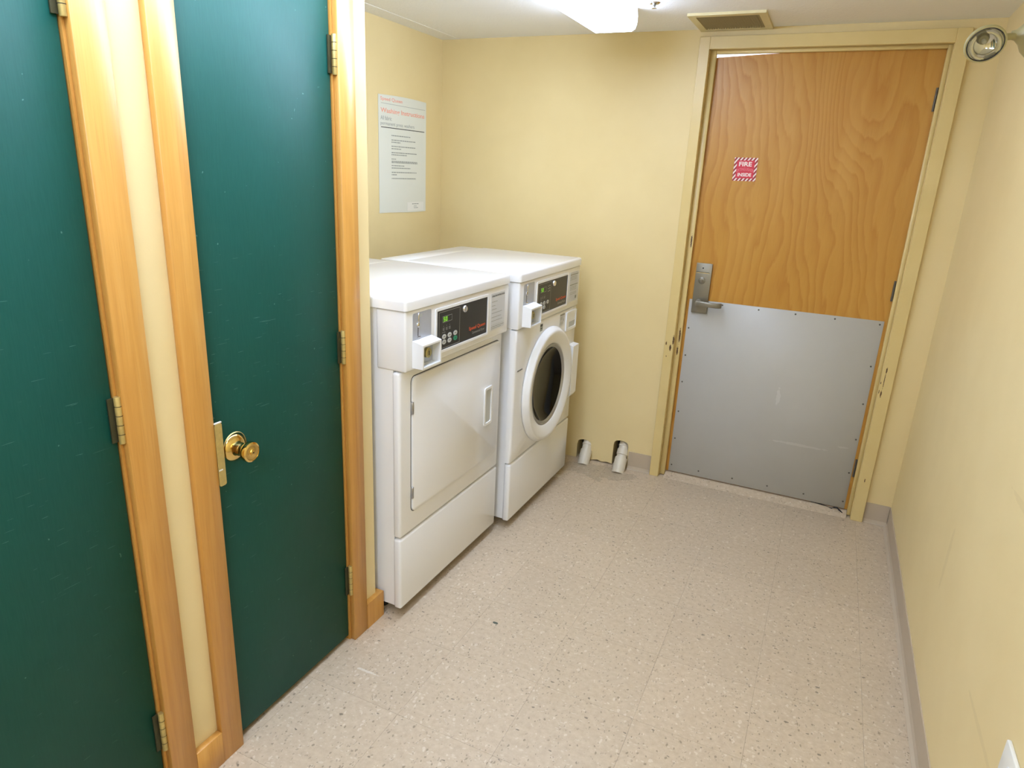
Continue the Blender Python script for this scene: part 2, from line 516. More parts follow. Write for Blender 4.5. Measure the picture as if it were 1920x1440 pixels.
# back wall: one slab with the doorway and two pipe holes cut out of its lower edge
def arch_curve(x0, x1, zt, n=9):
    r = (x1 - x0) / 2; c = (x0 + x1) / 2
    return [(c - r * math.cos(PI * i / n) * (1 if i in (0, n) else .97), zt - r * .8 + r * .8 * math.sin(PI * i / n) ** .55 if 0 < i < n else zt - r * .8) for i in range(n + 1)]
JX0, JX1, JZ = -.630, .302, 2.052
bm = B()
def columns(pts):
    for (xa, za), (xb, zb) in zip(pts, pts[1:]):
        prism(bm, [(xa, za), (xb, zb), (xb, ZC), (xa, ZC)], YB, YB + .10, 'y')
columns([(XA - .05, 0), (-1.089, 0)]); columns(arch_curve(-1.089, -1.008, .112))
columns([(-1.008, 0), (-1.0, .004), (-.965, .012), (-.945, .004), (-.915, .010), (-.884, .006)])
columns(arch_curve(-.884, -.802, .150)); columns([(-.802, 0), (JX0, 0)])
columns([(JX0, JZ), (JX1, JZ)]); columns([(JX1, 0), (XR + .05, 0)])
bmesh.ops.remove_doubles(bm, verts=bm.verts[:], dist=1e-5)
seen = {}
for f in list(bm.faces):
    key = tuple(sorted(v.index for v in f.verts)) if False else tuple(sorted(round(c, 4) for v in f.verts for c in v.co))
    seen.setdefault(key, []).append(f)
bmesh.ops.delete(bm, geom=[f for L in seen.values() if len(L) > 1 for f in L], context='FACES_ONLY')
bmesh.ops.recalc_face_normals(bm, faces=bm.faces[:])
struct(obj('wall_back', bm, M_WALL), 'cream back wall with two pipe holes beside the oak door')
struct(bx('trim_5', (-1.25, -.70, YB + .09, YB + .18, 0, .3), M_DARK), 'dark block painted as the shade behind the pipe holes')  # near-black block gives the pipe holes their shade by colour
# room beyond the oak door
struct(bx('wall_beyond', (XA, XR + .1, 4.6, 4.7, 0, ZC), M_WALL), 'wall of the next room')
struct(bx('wall_beyond_left', (-1.0, -.95, YB + .18, 4.6, 0, ZC), M_WALL), 'side wall of the next room')
struct(bx('wall_beyond_right', (XR, XR + .1, YB + .1, 4.6, 0, ZC), M_WALL), 'other side wall of the next room')

# ------------------------------------------------------------------ closet door frames (birch)
XC = -1.203
def board(parent, y0, y1, z0, z1, x0=XL, x1=XC, name='casing_board'):
    return bx(name, (x0, x1, y0, y1, z0, z1), M_BIRCH, parent, bev=.0015, seg=1)
def green_frame(n, D, casing_l, casing_r, label):
    t = struct(empty('trim_%d' % n, (0, 0, 0)), label)
    for c in (casing_l, casing_r):
        if c: board(t, c[0], c[1], 0, DH + .07)
    board(t, D[0] - .005, D[1] + .005, DH + .004, DH + .07)
    # jambs with a stop behind the leaf
    bx('jamb', (WX0 + .001, XL, D[0] - .012, D[0] - .0005, 0, DH + .012), M_BIRCH, t)
    bx('jamb', (WX0 + .001, XL, D[1] + .0005, D[1] + .012, 0, DH + .012), M_BIRCH, t)
    bx('head_jamb', (WX0 + .001, XL, D[0], D[1], DH + .0005, DH + .012), M_BIRCH, t)
    for ya, yb in ((D[0], D[0] + .010), (D[1] - .010, D[1])):
        bx('door_stop', (XL - .070, XL - .043, ya, yb, 0, DH), M_BIRCH, t)
    return t
fr1 = green_frame(1, D1, (.228, .295), (.8095, .876), 'birch casing of the nearest green door')
fr2 = green_frame(2, D2, (.953, 1.0175), (1.4945, 1.561), 'birch casing of the second green door')

def hinge(parent, y, z0, z1, side=1):
    h = obj('hinge', lathe(B(), [(0, 0), (.0062, .0), (.0066, .001), (.0066, z1 - z0 - .001), (.0062, z1 - z0), (0, z1 - z0)], 12, Matrix.Translation((XL + .0075, y, z0))), M_DBRASS, parent, True)
    n = 5; L = (z1 - z0) / n
    for i in range(1, n):
        pass
    bmk = B()
    for i in range(1, n): lathe(bmk, [(.0069, -.0006), (.0069, .0006)], 12, Matrix.Translation((XL + .0075, y, z0 + i * L)))
    obj('knuckle_joint', bmk, M_DARK, h)
    bx('hinge_leaf', (XL - .002, XL + .0012, y - .016, y - .004, z0 + .003, z1 - .003), M_HINGE2, h)
    return h

def green_door(n, D, label):
    d = struct(empty('door_%d' % n, (0, 0, 0)), label)
    g = .0028
    bx('door_leaf', (XL - .041, XL - .003, D[0] + g, D[1] - g, .018, DH - .003), M_GREEN, d, bev=.0015, seg=1)
    return d
d1 = green_door(1, D1, 'green painted closet door nearest the camera')
d2 = green_door(2, D2, 'green closet door with the brass knob')
for z0, z1 in ((1.712, 1.806), (.948, 1.046), (.172, .278)):
    hinge(d1, .8055, z0, z1)
    hinge(d2, 1.4925, z0 + .002, z1 + .002)
# brass knob of the second closet door
KY, KZ = 1.086, .835
Mk = axis_m((XL - .003, KY, KZ), (1, 0, 0))
kn = obj('door_knob', lathe(B(), [(0, .0005), (.033, .0005), (.0338, .003), (.0325, .006), (.026, .010), (.0185, .013), (.0165, .017), (.0165, .023), (.0145, .026), (.0135, .032), (.015, .037),
      (.021, .041), (.0245, .046), (.0255, .051), (.0245, .058), (.0205, .0605), (.0205, .0595), (.013, .0588), (.0075, .0600), (.0072, .0635), (.004, .0640), (0, .0640)], 40, Mk), M_BRASS, d2, True, angle=35)
obj('rose_lip', lathe(B(), [(.0335, 0.0005), (.0352, .002), (.0335, .0045)], 40, axis_m((XL - .003, KY + .002, KZ + .004), (1, 0, 0))), M_DBRASS, kn, True)
obj('knob_keyhole', lathe(B(), [(0, .0643), (.0017, .0643)], 12, Mk), M_DARK, kn)
# long strike plate on the latch jamb
bm = B(); prism(bm, rrect(1.0165, 1.0365, .764, .920, .005, 3), XC + .0004, XC + .0022, 'x')
sp_ = obj('strike_plate', bm, M_DBRASS, fr2, True)
bx('plate_notch', (XC + .0022, XC + .0028, 1.0175, 1.0285, .8035, .8065), M_OUT, sp_)
bx('plate_top_edge', (XC - .002, XC + .0022, 1.0165, 1.0365, .920, .9225), M_OUT, sp_)

# ------------------------------------------------------------------ baseboards
bl = struct(empty('baseboard_left', (0, 0, 0)), 'birch baseboard blocks of the closet wall')
bx('baseboard_block', (XL, XC + .0006, .876, .953, 0, .096), M_BIRCH, bl, bev=.001, seg=1)
bm = B(); prism(bm, [(XL, 1.561), (XC + .0006, 1.561), (XC + .0006, YA + .022), (XL - .10, YA + .022), (XL - .10, YA + .0005), (XL, YA + .0005)], 0, .096, 'z')
obj('baseboard_corner', bm, M_BIRCH, bl)
def cove(bm, pts2, L0, L1, axis):
    prism(bm, pts2, L0, L1, axis)
bm = B(); prism(bm, [(XR, 0), (XR, .097), (XR - .0035, .097), (XR - .004, .018), (XR - .008, .006), (XR - .017, .0012), (XR - .017, 0)], YN, YB - .0005, 'y')
struct(obj('baseboard_right', bm, M_COVE), 'taupe vinyl cove base along the right wall')
for nm, a, b, lb in (('baseboard_back', -.796, -.6725, 'short taupe cove base between pipe and door frame'), ('baseboard_back_right', .349, XR - .0045, 'short taupe cove base right of the oak door')):
    bm = B(); prism(bm, [(YB, 0), (YB, .099), (YB - .0035, .099), (YB - .004, .018), (YB - .008, .006), (YB - .017, .0012), (YB - .017, 0)], a, b, 'x')
    struct(obj(nm, bm, M_COVE), lb)

# ------------------------------------------------------------------ oak door and its painted frame
YC = 3.287; YD = 3.347
t3 = struct(empty('trim_3', (0, 0, 0)), 'yellow painted frame of the oak door')
bm = B(); box(bm, -.671, -.6255, YC, YB, 0, 2.098, .0015, 1); obj('casing_board', bm, M_FRAME, t3)
bm = B(); box(bm, .297, .348, YC, YB, 0, 2.098, .0015, 1); obj('casing_board', bm, M_FRAME, t3)
bm = B(); box(bm, -.6255, .297, YC, YB, 2.0475, 2.098, .0015, 1); obj('head_casing', bm, M_FRAME, t3)
bx('jamb', (JX0 + .0005, -.6255 + .001, YB - .004, YB + .105, 0, JZ - .0005), M_FRAME, t3)
bx('jamb', (.297 - .001, JX1 - .0005, YB - .004, YB + .105, 0, JZ - .0005), M_FRAME, t3)
bx('head_jamb', (-.6245, .296, YB - .004, YB + .105, 2.0475, JZ - .0005), M_FRAME, t3)
bx('door_stop', (-.6245, -.5985, 3.322, 3.3455, .004, 2.047), M_FRAME, t3, bev=.001, seg=1)
bx('door_stop', (.2805, .296, 3.322, 3.3455, .006, 2.047), M_FRAME, t3, bev=.001, seg=1)
bx('head_stop', (-.5985, .2805, 3.322, 3.3455, 2.0335, 2.047), M_FRAME, t3, bev=.001, seg=1)
bm = B(); prism(bm, [(3.289, 0), (3.337, .0185), (3.405, .0185), (3.405, 0)], -.5970, .2795, 'x'); obj('threshold', bm, M_TILE, t3)
d3 = struct(empty('door_3', (0, 0, 0)), 'amber oak door with grey kick sheet')
LX0, LX1 = -.6090, .2850
bm = B(); prism(bm, [(LX0, .0225), (LX1, .0225), (LX1, 2.0350), (-.30, 2.0350), (-.38, 2.0325), (LX0, 2.0225)], YD, YD + .044, 'y')
obj('door_leaf', bm, M_OAK, d3)
bx('gap_blocker', (LX0 + .002, LX1 - .002, YD + .012, YD + .030, .0190, .0225), M_RUBBER, d3)  # black strip added to stop light and keep the gap under the door dark
KX0, KX1, KZ0, KZ1 = -.5850, .2675, .0240, .944
kp = bx('kick_plate', (KX0, KX1, YD - .0022, YD, KZ0, KZ1), M_KICK, d3, bev=.0006, seg=1)
sm = B(); lathe(sm, [(0, .0026), (.0028, .0020), (.0041, 0)], 10, axis_m((0, 0, 0), (0, -1, 0)))
sme = bpy.data.meshes.new('screw'); sm.to_mesh(sme); sm.free(); sme.materials.append(M_HINGE)
for p in [(-.427, .932), (-.260, .930), (-.097, .930), (.070, .930), (.252, .928), (-.573, .80), (-.572, .66), (-.571, .52), (-.571, .36), (-.571, .21), (-.571, .06),
          (.252, .735), (.253, .555), (.255, .38), (.256, .21), (.256, .06), (-.43, .055), (-.26, .055), (-.09, .055), (.08, .055)]:
    obj('screw', sme, M_GREYMETAL, kp, loc=(p[0], YD - .0022, p[1]))
# lock plate with cylinder and lever
bm = B(); box(bm, -.5705, -.4960, YD - .0125, YD - .0022, .8825, 1.1225, .0015, 2)
lk = obj('lock_plate', bm, M_STEEL, d3, True)
bx('plate_step', (-.567, -.506, YD - .0140, YD - .0125, 1.0755, 1.0785), M_CHROME, lk)
bx('plate_groove', (-.567, -.506, YD - .0130, YD - .0125, 1.0785, 1.0805), M_DARK, lk)
obj('key_slot', lathe(B(), [(0, 0.0003), (.0035, 0.0003), (.0035, 0)], 12, axis_m((-.538, YD - .0125, 1.100), (0, -1, 0))), M_DARK, lk)
cyl = obj('lock_cylinder', lathe(B(), [(.017, 0), (.0165, .003), (.013, .0045), (.012, .0025), (.007, .0035), (.0055, .010), (0, .011)], 24, axis_m((-.5375, YD - .0125, 1.0400), (0, -1, 0))), M_STEEL, lk, True)
bm = B(); lathe(bm, [(.0165, 0), (.0165, .004), (.011, .009), (.0105, .040), (0, .041)], 20, axis_m((-.5405, YD - .0125, .9330), (0, -1, 0)))
lv = obj('lever_handle', bm, M_STEEL, lk, True)
bm = B()
pth = [(-.546, YD - .047, .934), (-.525, YD - .051, .934), (-.490, YD - .053, .933), (-.450, YD - .050, .932), (-.437, YD - .043, .932), (-.431, YD - .032, .932)]
rows = []
for i, p in enumerate(pth):
    d = (Vector(pth[min(i + 1, 5)]) - Vector(pth[max(i - 1, 0)])).normalized(); nrm = Vector((0, 0, 1)).cross(d).normalized()
    hh, tt = .0115, .0055
    P = Vector(p); rows.append([bm.verts.new(P + nrm * a * tt + Vector((0, 0, b * hh))) for a, b in ((1, .75), (.75, 1), (-.75, 1), (-1, .75), (-1, -.75), (-.75, -1), (.75, -1), (1, -.75))])
for A, Bq in zip(rows, rows[1:]):
    for k in range(8): bm.faces.new((A[k], A[(k + 1) % 8], Bq[(k + 1) % 8], Bq[k]))
bm.faces.new(rows[0]); bm.faces.new(rows[-1][::-1]); bmesh.ops.recalc_face_normals(bm, faces=bm.faces[:])
obj('lever_arm', bm, M_STEEL, lv, True)
for z in (1.850, 1.080, .240):
    bmh = B(); lathe(bmh, [(0, 0), (.0045, .001), (.0045, .089), (0, .09)], 12, Matrix.Translation((.2760, YD - .0042, z - .045)))
    h = obj('hinge', bmh, M_HINGE, d3, True)
# worn sweep hanging from the hinge corner
bm = B(); tube(bm, [(.10, YD + .004, .024), (.15, YD + .002, .022), (.19, YD - .006, .017), (.213, YD - .014, .016), (.222, YD - .018, .026), (.236, YD - .018, .028), (.25, YD - .02, .018), (.266, YD - .028, .007), (.277, YD - .036, .0045)], .0034, 8)
obj('door_sweep', bm, M_RUBBER, d3, True)

# ================================================================== THINGS
# ------------------------------------------------------------------ ceiling light (8-ft wraparound)
FY0, FY1 = .42, 2.850
cl = tag(empty('ceiling_light', (-.925, (FY0 + FY1) / 2, ZC)), 'long white wraparound fluorescent light glowing on the ceiling above the machines', 'light')
hy = (FY1 - FY0) / 2
prof = [(-.100, -.004), (-.104, -.030), (-.100, -.058), (-.090, -.076), (-.076, -.084), (.072, -.084), (.086, -.076), (.092, -.058), (.092, -.030), (.088, -.004)]
def lens(parent, prof, h, bottom):
    bm = B()
    A = [bm.verts.new((a, -h, c)) for a, c in prof]; Q = [bm.verts.new((a, h, c)) for a, c in prof]
    for i in range(len(prof) - 1):
        f = bm.faces.new((A[i], A[i + 1], Q[i + 1], Q[i])); f.material_index = 0 if i in bottom else 1
    bmesh.ops.recalc_face_normals(bm, faces=bm.faces[:])
    o = obj('lamp_lens', bm, M_LAMP, parent, True); o.data.materials.append(M_LAMPS)
    for y in (-h, h):
        bm = B(); prism(bm, prof, y - .003, y + .003, 'y'); obj('end_cap', bm, M_ENAMEL2, parent)
lens(cl, prof, hy, (4,))
bm = B(); box(bm, -.07, .06, -hy + .01, hy - .01, -.004, 0); obj('lamp_housing', bm, M_ENAMEL2, cl)

# added fill light behind the photographer, widened to brighten the faces towards the camera
fill_light = tag(empty('ceiling_light', (-.35, -.55, ZC)), 'added white wraparound fill light behind the photographer, out of the picture', 'light')
lens(fill_light, [(a * 1.6, b) for a, b in prof], .85, (4,))
bm = B(); box(bm, -.07, .06, -.84, .84, -.004, 0); obj('lamp_housing', bm, M_ENAMEL2, fill_light)

# light of the next room that shows through the gap over the door
l2 = tag(empty('ceiling_light', (-.52, 4.15, ZC), PI / 2), 'bright light of the next room showing through the gap above the oak door', 'light')
lens(l2, [(-.1, -.004), (-.11, -.05), (-.08, -.08), (.08, -.08), (.11, -.05), (.1, -.004)], .42, (2,))
bm = B(); box(bm, -.08, .08, -.41, .41, -.004, 0); obj('lamp_housing', bm, M_ENAMEL2, l2)

# ------------------------------------------------------------------ washer and dryer
def machine(name, loc, deg, W, fc, cc, lc, label, dryer):
    """local frame: x out of the front, y along the front, z up. fc front panel, cc control face, lc lid edge"""
    t = tag(empty(name, loc, math.radians(deg)), label, 'washer' if not dryer else 'dryer')
    rb = -.655
    # cabinet shell: open at the front
    bm = B()
    box(bm, rb, fc - .028, .006, .012, .045, 1.086); box(bm, rb, fc - .028, W - .012, W - .006, .045, 1.086)
    box(bm, rb, rb + .006, .012, W - .012, .045, 1.086); box(bm, rb, fc - .028, .012, W - .012, .045, .051)
    box(bm, fc - .034, fc - .028, .012, W - .012, .90, 1.086)
    if dryer: box(bm, fc - .034, fc - .028, .012, W - .012, .045, .90)
    obj('cabinet', bm, M_ENAMEL, t)
    # control hood wraps round the front corners
    bm = B(); box(bm, -.092, cc, .002, W - .002, .8955, 1.0875, .007, 3); hood = obj('control_hood', bm, M_ENAMEL, t, True)
    # lid and rear top strip
    bm = B(); box(bm, -.530, lc, -.002, W + .002, 1.0885, 1.1245, .0, 1)
    es = [e for e in bm.edges if all(v.co.z > 1.12 for v in e.verts) or (abs(e.verts[0].co.z - e.verts[1].co.z) > .02 and e.verts[0].co.x > 0)]
    bmesh.ops.bevel(bm, geom=es, offset=.011, segments=4, profile=.5, affect='EDGES')
    obj('top_lid', bm, M_ENAMEL, t, True)
    bm = B(); box(bm, rb - .003, -.532, .0, W, 1.0865, 1.1205, .004, 2); obj('rear_top_panel', bm, M_ENAMEL, t, True)
    # feet
    for fx in (fc - .11, rb + .08):
        for fy in (.05, W - .05):
            obj('foot', lathe(B(), [(0, 0), (.020, 0), (.020, .012), (.008, .016), (.008, .0505), (0, .0505)], 14, Matrix.Translation((fx, fy, 0))), M_RUBBER, t, True)
    # kick panel
    bm = B(); box(bm, fc - .030, fc, .0, W, .038, .309, .009, 3)
    obj('kick_panel', bm, M_ENAMEL, t, True)
    # coin plate with slot and protruding lock box
    cp_ = obj('coin_plate', prism(B(), rrect(.039, .142, .985, 1.076, .006, 3), cc - .001, cc + .0012, 'x'), M_COIN, t)
    bx('coin_slot', (cc + .0012, cc + .0018, .0655, .0680, 1.002, 1.036), M_DARK, cp_)
    bx('coin_guide', (cc + .0012, cc + .0045, .0655, .0715, 1.040, 1.074), M_CHROME, cp_, bev=.001, seg=1)
    obj('coin_button', lathe(B(), [(.0075, 0), (.007, .003), (.004, .005), (0, .0055)], 16, axis_m((cc + .0012, .0655, 1.0375), (1, 0, 0))), M_CHROME, cp_, True)
    obj('slot_foot', prism(B(), rrect(.062, .078, .996, 1.001, .002, 2), cc + .0012, cc + .004, 'x'), M_CHROME, cp_)
    quads('fine_print', [(.076, .090, 1.060, 1.070)], cc + .0014, FX, M_KEY, cp_)
    bm = B(); c0, c1 = cc - .001, cc + .039
    y0, y1, z0, z1 = .0375, .1445, .905, .982
    wt = .006
    # side walls, floor and sloping roof of the coin box, open towards the front
    prism(bm, [(c0, z0), (c1, z0), (c1, z1), (c0, .9915)], y0, y0 + wt, 'y')
    prism(bm, [(c0, z0), (c1, z0), (c1, z1), (c0, .9915)], y1 - wt, y1, 'y')
    prism(bm, [(c0, z0), (c1, z0), (c1, z0 + wt), (c0, z0 + wt)], y0 + wt, y1 - wt, 'y')
    prism(bm, [(c0, .9915 - wt), (c1, z1 - wt), (c1, z1), (c0, .9915)], y0 + wt, y1 - wt, 'y')
    cb = obj('coin_box', bm, M_ENAMEL2, t)
    bx('coin_box_face', (c0 + .001, c0 + .010, y0 + wt, y1 - wt, z0 + wt, .9915 - wt), M_COIN, cb)
    Ml = axis_m((c0 + .010, .1015, .944), (1, 0, 0))
    lc_ = obj('lock', lathe(B(), [(.0165, 0), (.0165, .010), (.0135, .012), (.0132, .011), (0, .0115)], 24, Ml), M_LOCKB, cb, True)
    bx('keyhole', (c0 + .0208, c0 + .0216, .0995, .1035, .936, .950), M_DARK, lc_)
    # control overlay
    bm = B(); ring_prism(bm, rrect(.166, .530, .918, 1.070, .006, 3), rrect(.1755, .5205, .927, 1.061, .002, 3), cc - .001, cc + .003)
    bz = obj('panel_bezel', bm, M_ENAMEL2, t)
    pn = bx('control_panel', (cc - .001, cc + .0012, .1752, .5208, .9267, 1.0613), M_BLACK, t)
    dp = cc + .0015
    def outline(a0, a1, b0, b1, wd):
        return [(a0, a1, b1 - wd, b1), (a0, a1, b0, b0 + wd), (a0, a0 + wd, b0, b1), (a1 - wd, a1, b0, b1)]
    quads('keypad_outline', outline(.188, .322, .9315, 1.055, .0013) + outline(.211, .270, 1.018, 1.0385, .001), dp, FX, M_GLINE, pn)
    dsp = bx('display', (cc + .0012, cc + .0016, .2125, .2445, 1.0195, 1.037), M_LEDBG, pn)
    # seven-segment figure 50
    seg = []
    def digit(a, segs):
        w_, h_, s = .0085, .0135, .0019; b = 1.0215
        R = {'a': (a, a + w_, b + h_ - s, b + h_), 'd': (a, a + w_, b, b + s), 'g': (a, a + w_, b + h_ / 2 - s / 2, b + h_ / 2 + s / 2),
             'f': (a, a + s, b + h_ / 2, b + h_), 'b': (a + w_ - s, a + w_, b + h_ / 2, b + h_), 'e': (a, a + s, b, b + h_ / 2), 'c': (a + w_ - s, a + w_, b, b + h_ / 2)}
        for q in segs: seg.append(R[q])
    digit(.2175, 'afgcd'); digit(.2305, 'abcdef')
    quads('digits', seg, cc + .0018, FX, M_LED, dsp)
    rnd = random.Random(3 if dryer else 4)
    pr = []
    for a in (.2175, .2365, .2555):
        pr += [(a - .0012, a + .0012, 1.0045, 1.0065)]
        for b in (.998, .9945, .991): pr += wordline(rnd, a - .005, a + .006, b, .0014)
    for a in (.2095, .2200): pr += wordline(rnd, a, a + .008, .984, .0014)
    if not dryer:
        for b in (1.036, 1.025, 1.014): pr += [(.290, .298, b, b + .003), (.304, .312, b + .001, b + .005)]
    quads('fine_print', pr, dp, FX, M_GLINE, pn)
    for k, (a, b) in enumerate(((.221, .970), (.2555, .970), (.293, .970), (.221, .9517), (.2555, .9517), (.2935, .9517))):
        bm = B(); prism(bm, [(a + .0125 * math.cos(q * PI / 8), b + .0082 * math.sin(q * PI / 8)) for q in range(16)], cc + .0012, cc + .0022, 'x')
        bt = obj('button', bm, M_GKEY if (k == 5 and dryer) else (M_KEY if not (k == 5) else M_BLACK), pn)
        if k != 5 or dryer:
            quads('button_print', [(a - .005, a + .005, b - .001, b + .001)], cc + .0024, FX, M_PDARK, bt)
    obj('panel_lock', lathe(B(), [(.0125, 0), (.0125, .005), (.0105, .0075), (.004, .0085), (0, .0085)], 24, axis_m((cc + .0012, .351, 1.043), (1, 0, 0))), M_CHROME, pn, True)
    text('lettering', 'Speed Queen', .388, .9545, .120, .0165, dp, FX, M_ORANGE, pn, .012)
    text('lettering', 'Commercial Dryer' if dryer else 'Commercial Washer', .4110, .9395, .093, .0115, dp, FX, M_GLINE, pn)
    # instruction sticker
    il = obj('instruction_label', prism(B(), rrect(.5515, .6655, .9265, 1.066, .003, 2), cc - .001, cc + .0010, 'x'), M_STICK, t)
    pr = []
    if dryer:
        text('lettering', 'OPERATING INSTRUCTIONS', .556, 1.0525, .105, .006, cc + .0013, FX, M_PDARK, il, .02)
        for b, e in ((1.033, .045), (1.018, .028), (1.004, .040), (.990, .085), (.974, .078), (.960, .088)):
            pr += wordline(rnd, .558, .558 + e, b, .0021)
        pr += [(.557, .661, .9455, .9462)] + wordline(rnd, .557, .662, .938, .0026) + wordline(rnd, .557, .640, .932, .0018)
    else:
        pr += [(.556, .661, 1.052, 1.056)]
        for b in (1.044, 1.037, 1.030): pr += wordline(rnd, .557, .640, b, .0018)
        pr += [(.556, .661, 1.004, 1.008)]
        for b in (.996, .989, .982, .968, .961): pr += wordline(rnd, .557, .645, b, .0018)
        pr += [(.632, .652, .937, .951)]
    quads('fine_print', pr, cc + .0013, FX, M_PTEXT, il)
    return t

# dryer ---------------------------------------------------------------
dr = machine('dryer', (-1.130, 1.655, 0), -.8, .703, -.004, .018, .022, 'white coin-operated dryer with square door, beside the closet wall', True)
fc = -.004; W = .703
bm = B(); box(bm, fc - .030, fc, 0, W, .3135, .893, .010, 3); obj('front_panel', bm, M_ENAMEL, dr, True)
OUT = rrect(.060, .676, .386, .868, .022, 6)
bm = B(); ring_prism(bm, OUT, rrect(.064, .672, .390, .864, .019, 6), fc - .0005, fc + .0006); obj('door_groove_shade', bm, M_DGREY, dr)  # flat dark ring paints the shade of the groove round the door
def loft(bm, loops):
    rows = [[bm.verts.new((d, a, b)) for a, b in pl] for pl, d in loops]
    n = len(rows[0])
    for A, Bq in zip(rows, rows[1:]):
        for i in range(n): bm.faces.new((A[i], A[(i + 1) % n], Bq[(i + 1) % n], Bq[i]))
    f = bm.faces.new(rows[-1]); bmesh.ops.recalc_face_normals(bm, faces=bm.faces[:])
    return f
bm = B(); f = loft(bm, [(rrect(.063, .673, .389, .865, .019, 6), fc), (rrect(.064, .672, .390, .864, .018, 6), fc + .006), (rrect(.067, .669, .393, .861, .016, 6), fc + .0085)])
ddoor = obj('door', bm, M_ENAMEL, dr, True)
HY0, HY1, HZ0, HZ1 = .548, .612, .540, .697
bm = B()
o_ = rrect(HY0, HY1, HZ0, HZ1, .008, 3); i_ = rrect(HY0 + .009, HY1 - .009, HZ0 + .010, HZ1 - .010, .006, 3)
ring_prism(bm, o_, i_, fc + .0085, fc + .0135)
hd = obj('door_handle', bm, M_ENAMEL2, ddoor, True)
obj('handle_recess', prism(B(), rrect(HY0 + .0085, HY1 - .0085, HZ0 + .0095, HZ1 - .0095, .006, 3), fc + .0086, fc + .0092, 'x'), M_KEY, hd)
for z in (.762, .462):
    h = bx('hinge', (fc + .0005, fc + .0095, .0585, .0665, z - .021, z + .021), M_GREYMETAL, ddoor, bev=.001, seg=1)

# washer --------------------------------------------------------------
ws = machine('washer', (-1.078, 2.393, 0), -.4, .690, 0.0, .004, .008, 'white front-loading washer with round glass door, in the corner by the pipes', False)
fc = 0.; W = .690
CY, CZ = .343, .583
N = 48
def circ(r, n=N): return [(CY + r * math.cos(2 * PI * i / n + PI / 4), CZ + r * math.sin(2 * PI * i / n + PI / 4)) for i in range(n)]
def sqr(y0, y1, z0, z1, n=N):
    k = n // 4; P = [(y1, z1), (y0, z1), (y0, z0), (y1, z0)]; out = []
    for s in range(4):
        a, b = P[s], P[(s + 1) % 4]
        for i in range(k): out.append((a[0] + (b[0] - a[0]) * i / k, a[1] + (b[1] - a[1]) * i / k))
    return out
# front panel with the round opening, edges rounded over
bm = B()
loops = [(sqr(0, W, .3135, .893), fc - .03), (sqr(0, W, .3135, .893), fc - .010), (sqr(.003, W - .003, .3165, .890), fc - .003), (sqr(.010, W - .010, .3235, .883), fc), (circ(.240), fc), (circ(.236), fc - .03)]
rows = [[bm.verts.new((d, a, b)) for a, b in pl] for pl, d in loops]
for A, Bq in zip(rows, rows[1:]):
    for i in range(N): bm.faces.new((A[i], A[(i + 1) % N], Bq[(i + 1) % N], Bq[i]))
bmesh.ops.recalc_face_normals(bm, faces=bm.faces[:])
obj('front_panel', bm, M_ENAMEL, ws, True, angle=50)
Mw = axis_m((0, CY, CZ), (1, 0, 0))
obj('drum', lathe(B(), [(.232, -.028), (.225, -.06), (.22, -.07), (.22, -.36), (.06, -.38), (0, -.38)], 48, Mw), M_DRUM, ws, True)
wd = obj('door_ring', lathe(B(), [(.232, -.004), (.262, .0005), (.266, .003), (.2665, .008), (.262, .014), (.2545, .026), (.2515, .0295), (.247, .0310), (.238, .0305), (.196, .0195), (.190, .015), (.189, .004)], 72, Mw, True), M_ENAMEL2, ws, True, angle=50)
obj('glass_trim', lathe(B(), [(.1888, .004), (.1888, .016), (.184, .0165), (.181, .013), (.178, .0135), (.175, .009), (.172, .009), (.172, .004)], 64, Mw, True), M_GREYMETAL, wd, True, angle=20)
obj('door_glass', lathe(B(), [(.1718, .009), (.166, .004), (.150, -.010), (.120, -.022), (.07, -.029), (0, -.031), (0, -.036), (.07, -.034), (.120, -.027), (.152, -.014), (.1718, .003)], 64, Mw, True), M_GLASS, wd, True)
bm = B(); prism(bm, [(fc - .001, .438), (fc + .020, .446), (fc + .030, .462), (fc + .030, .708), (fc - .001, .712)], .600, .676, 'y'); obj('door_latch_cover', bm, M_ENAMEL2, ws)
# soap drawer
bm = B(); ring_prism(bm, rrect(.544, .676, .788, .880, .006, 3), rrect(.556, .666, .800, .870, .006, 3), fc - .001, fc + .006); sd = obj('soap_drawer', bm, M_ENAMEL2, ws, True)
bx('drawer_front', (fc - .001, fc + .003, .5555, .6665, .7995, .8705), M_ENAMEL2, sd)
obj('drawer_grip', prism(B(), [(.585, .828), (.662, .828), (.662, .812), (.650, .803), (.585, .803)], fc + .003, fc + .0036, 'x'), M_KEY, sd)
lb = bx('warning_label', (fc, fc + .0006, .468, .530, .824, .884), M_STICK, ws)
rnd = random.Random(9)
quads('fine_print', [(.470, .527, .874, .881)] + sum([wordline(rnd, .472, .50, b, .002) for b in (.866, .861, .856)], []) + [(.512, .519, .846, .857)] + sum([wordline(rnd, .472, .515, b, .0018) for b in (.840, .834)], []), fc + .0008, FX, M_PTEXT, lb)
lb = bx('serial_label', (fc, fc + .0006, .239, .267, .846, .878), M_PGREY, ws)
quads('fine_print', [(.241, .265, .866, .876), (.243, .262, .856, .860)], fc + .0008, FX, M_PDARK, lb)
lb = bx('notice_label', (fc, fc + .0006, .022, .074, .714, .7245), M_STICK, ws)
quads('fine_print', wordline(rnd, .024, .072, .7165, .005), fc + .0008, FX, M_PDARK, lb)

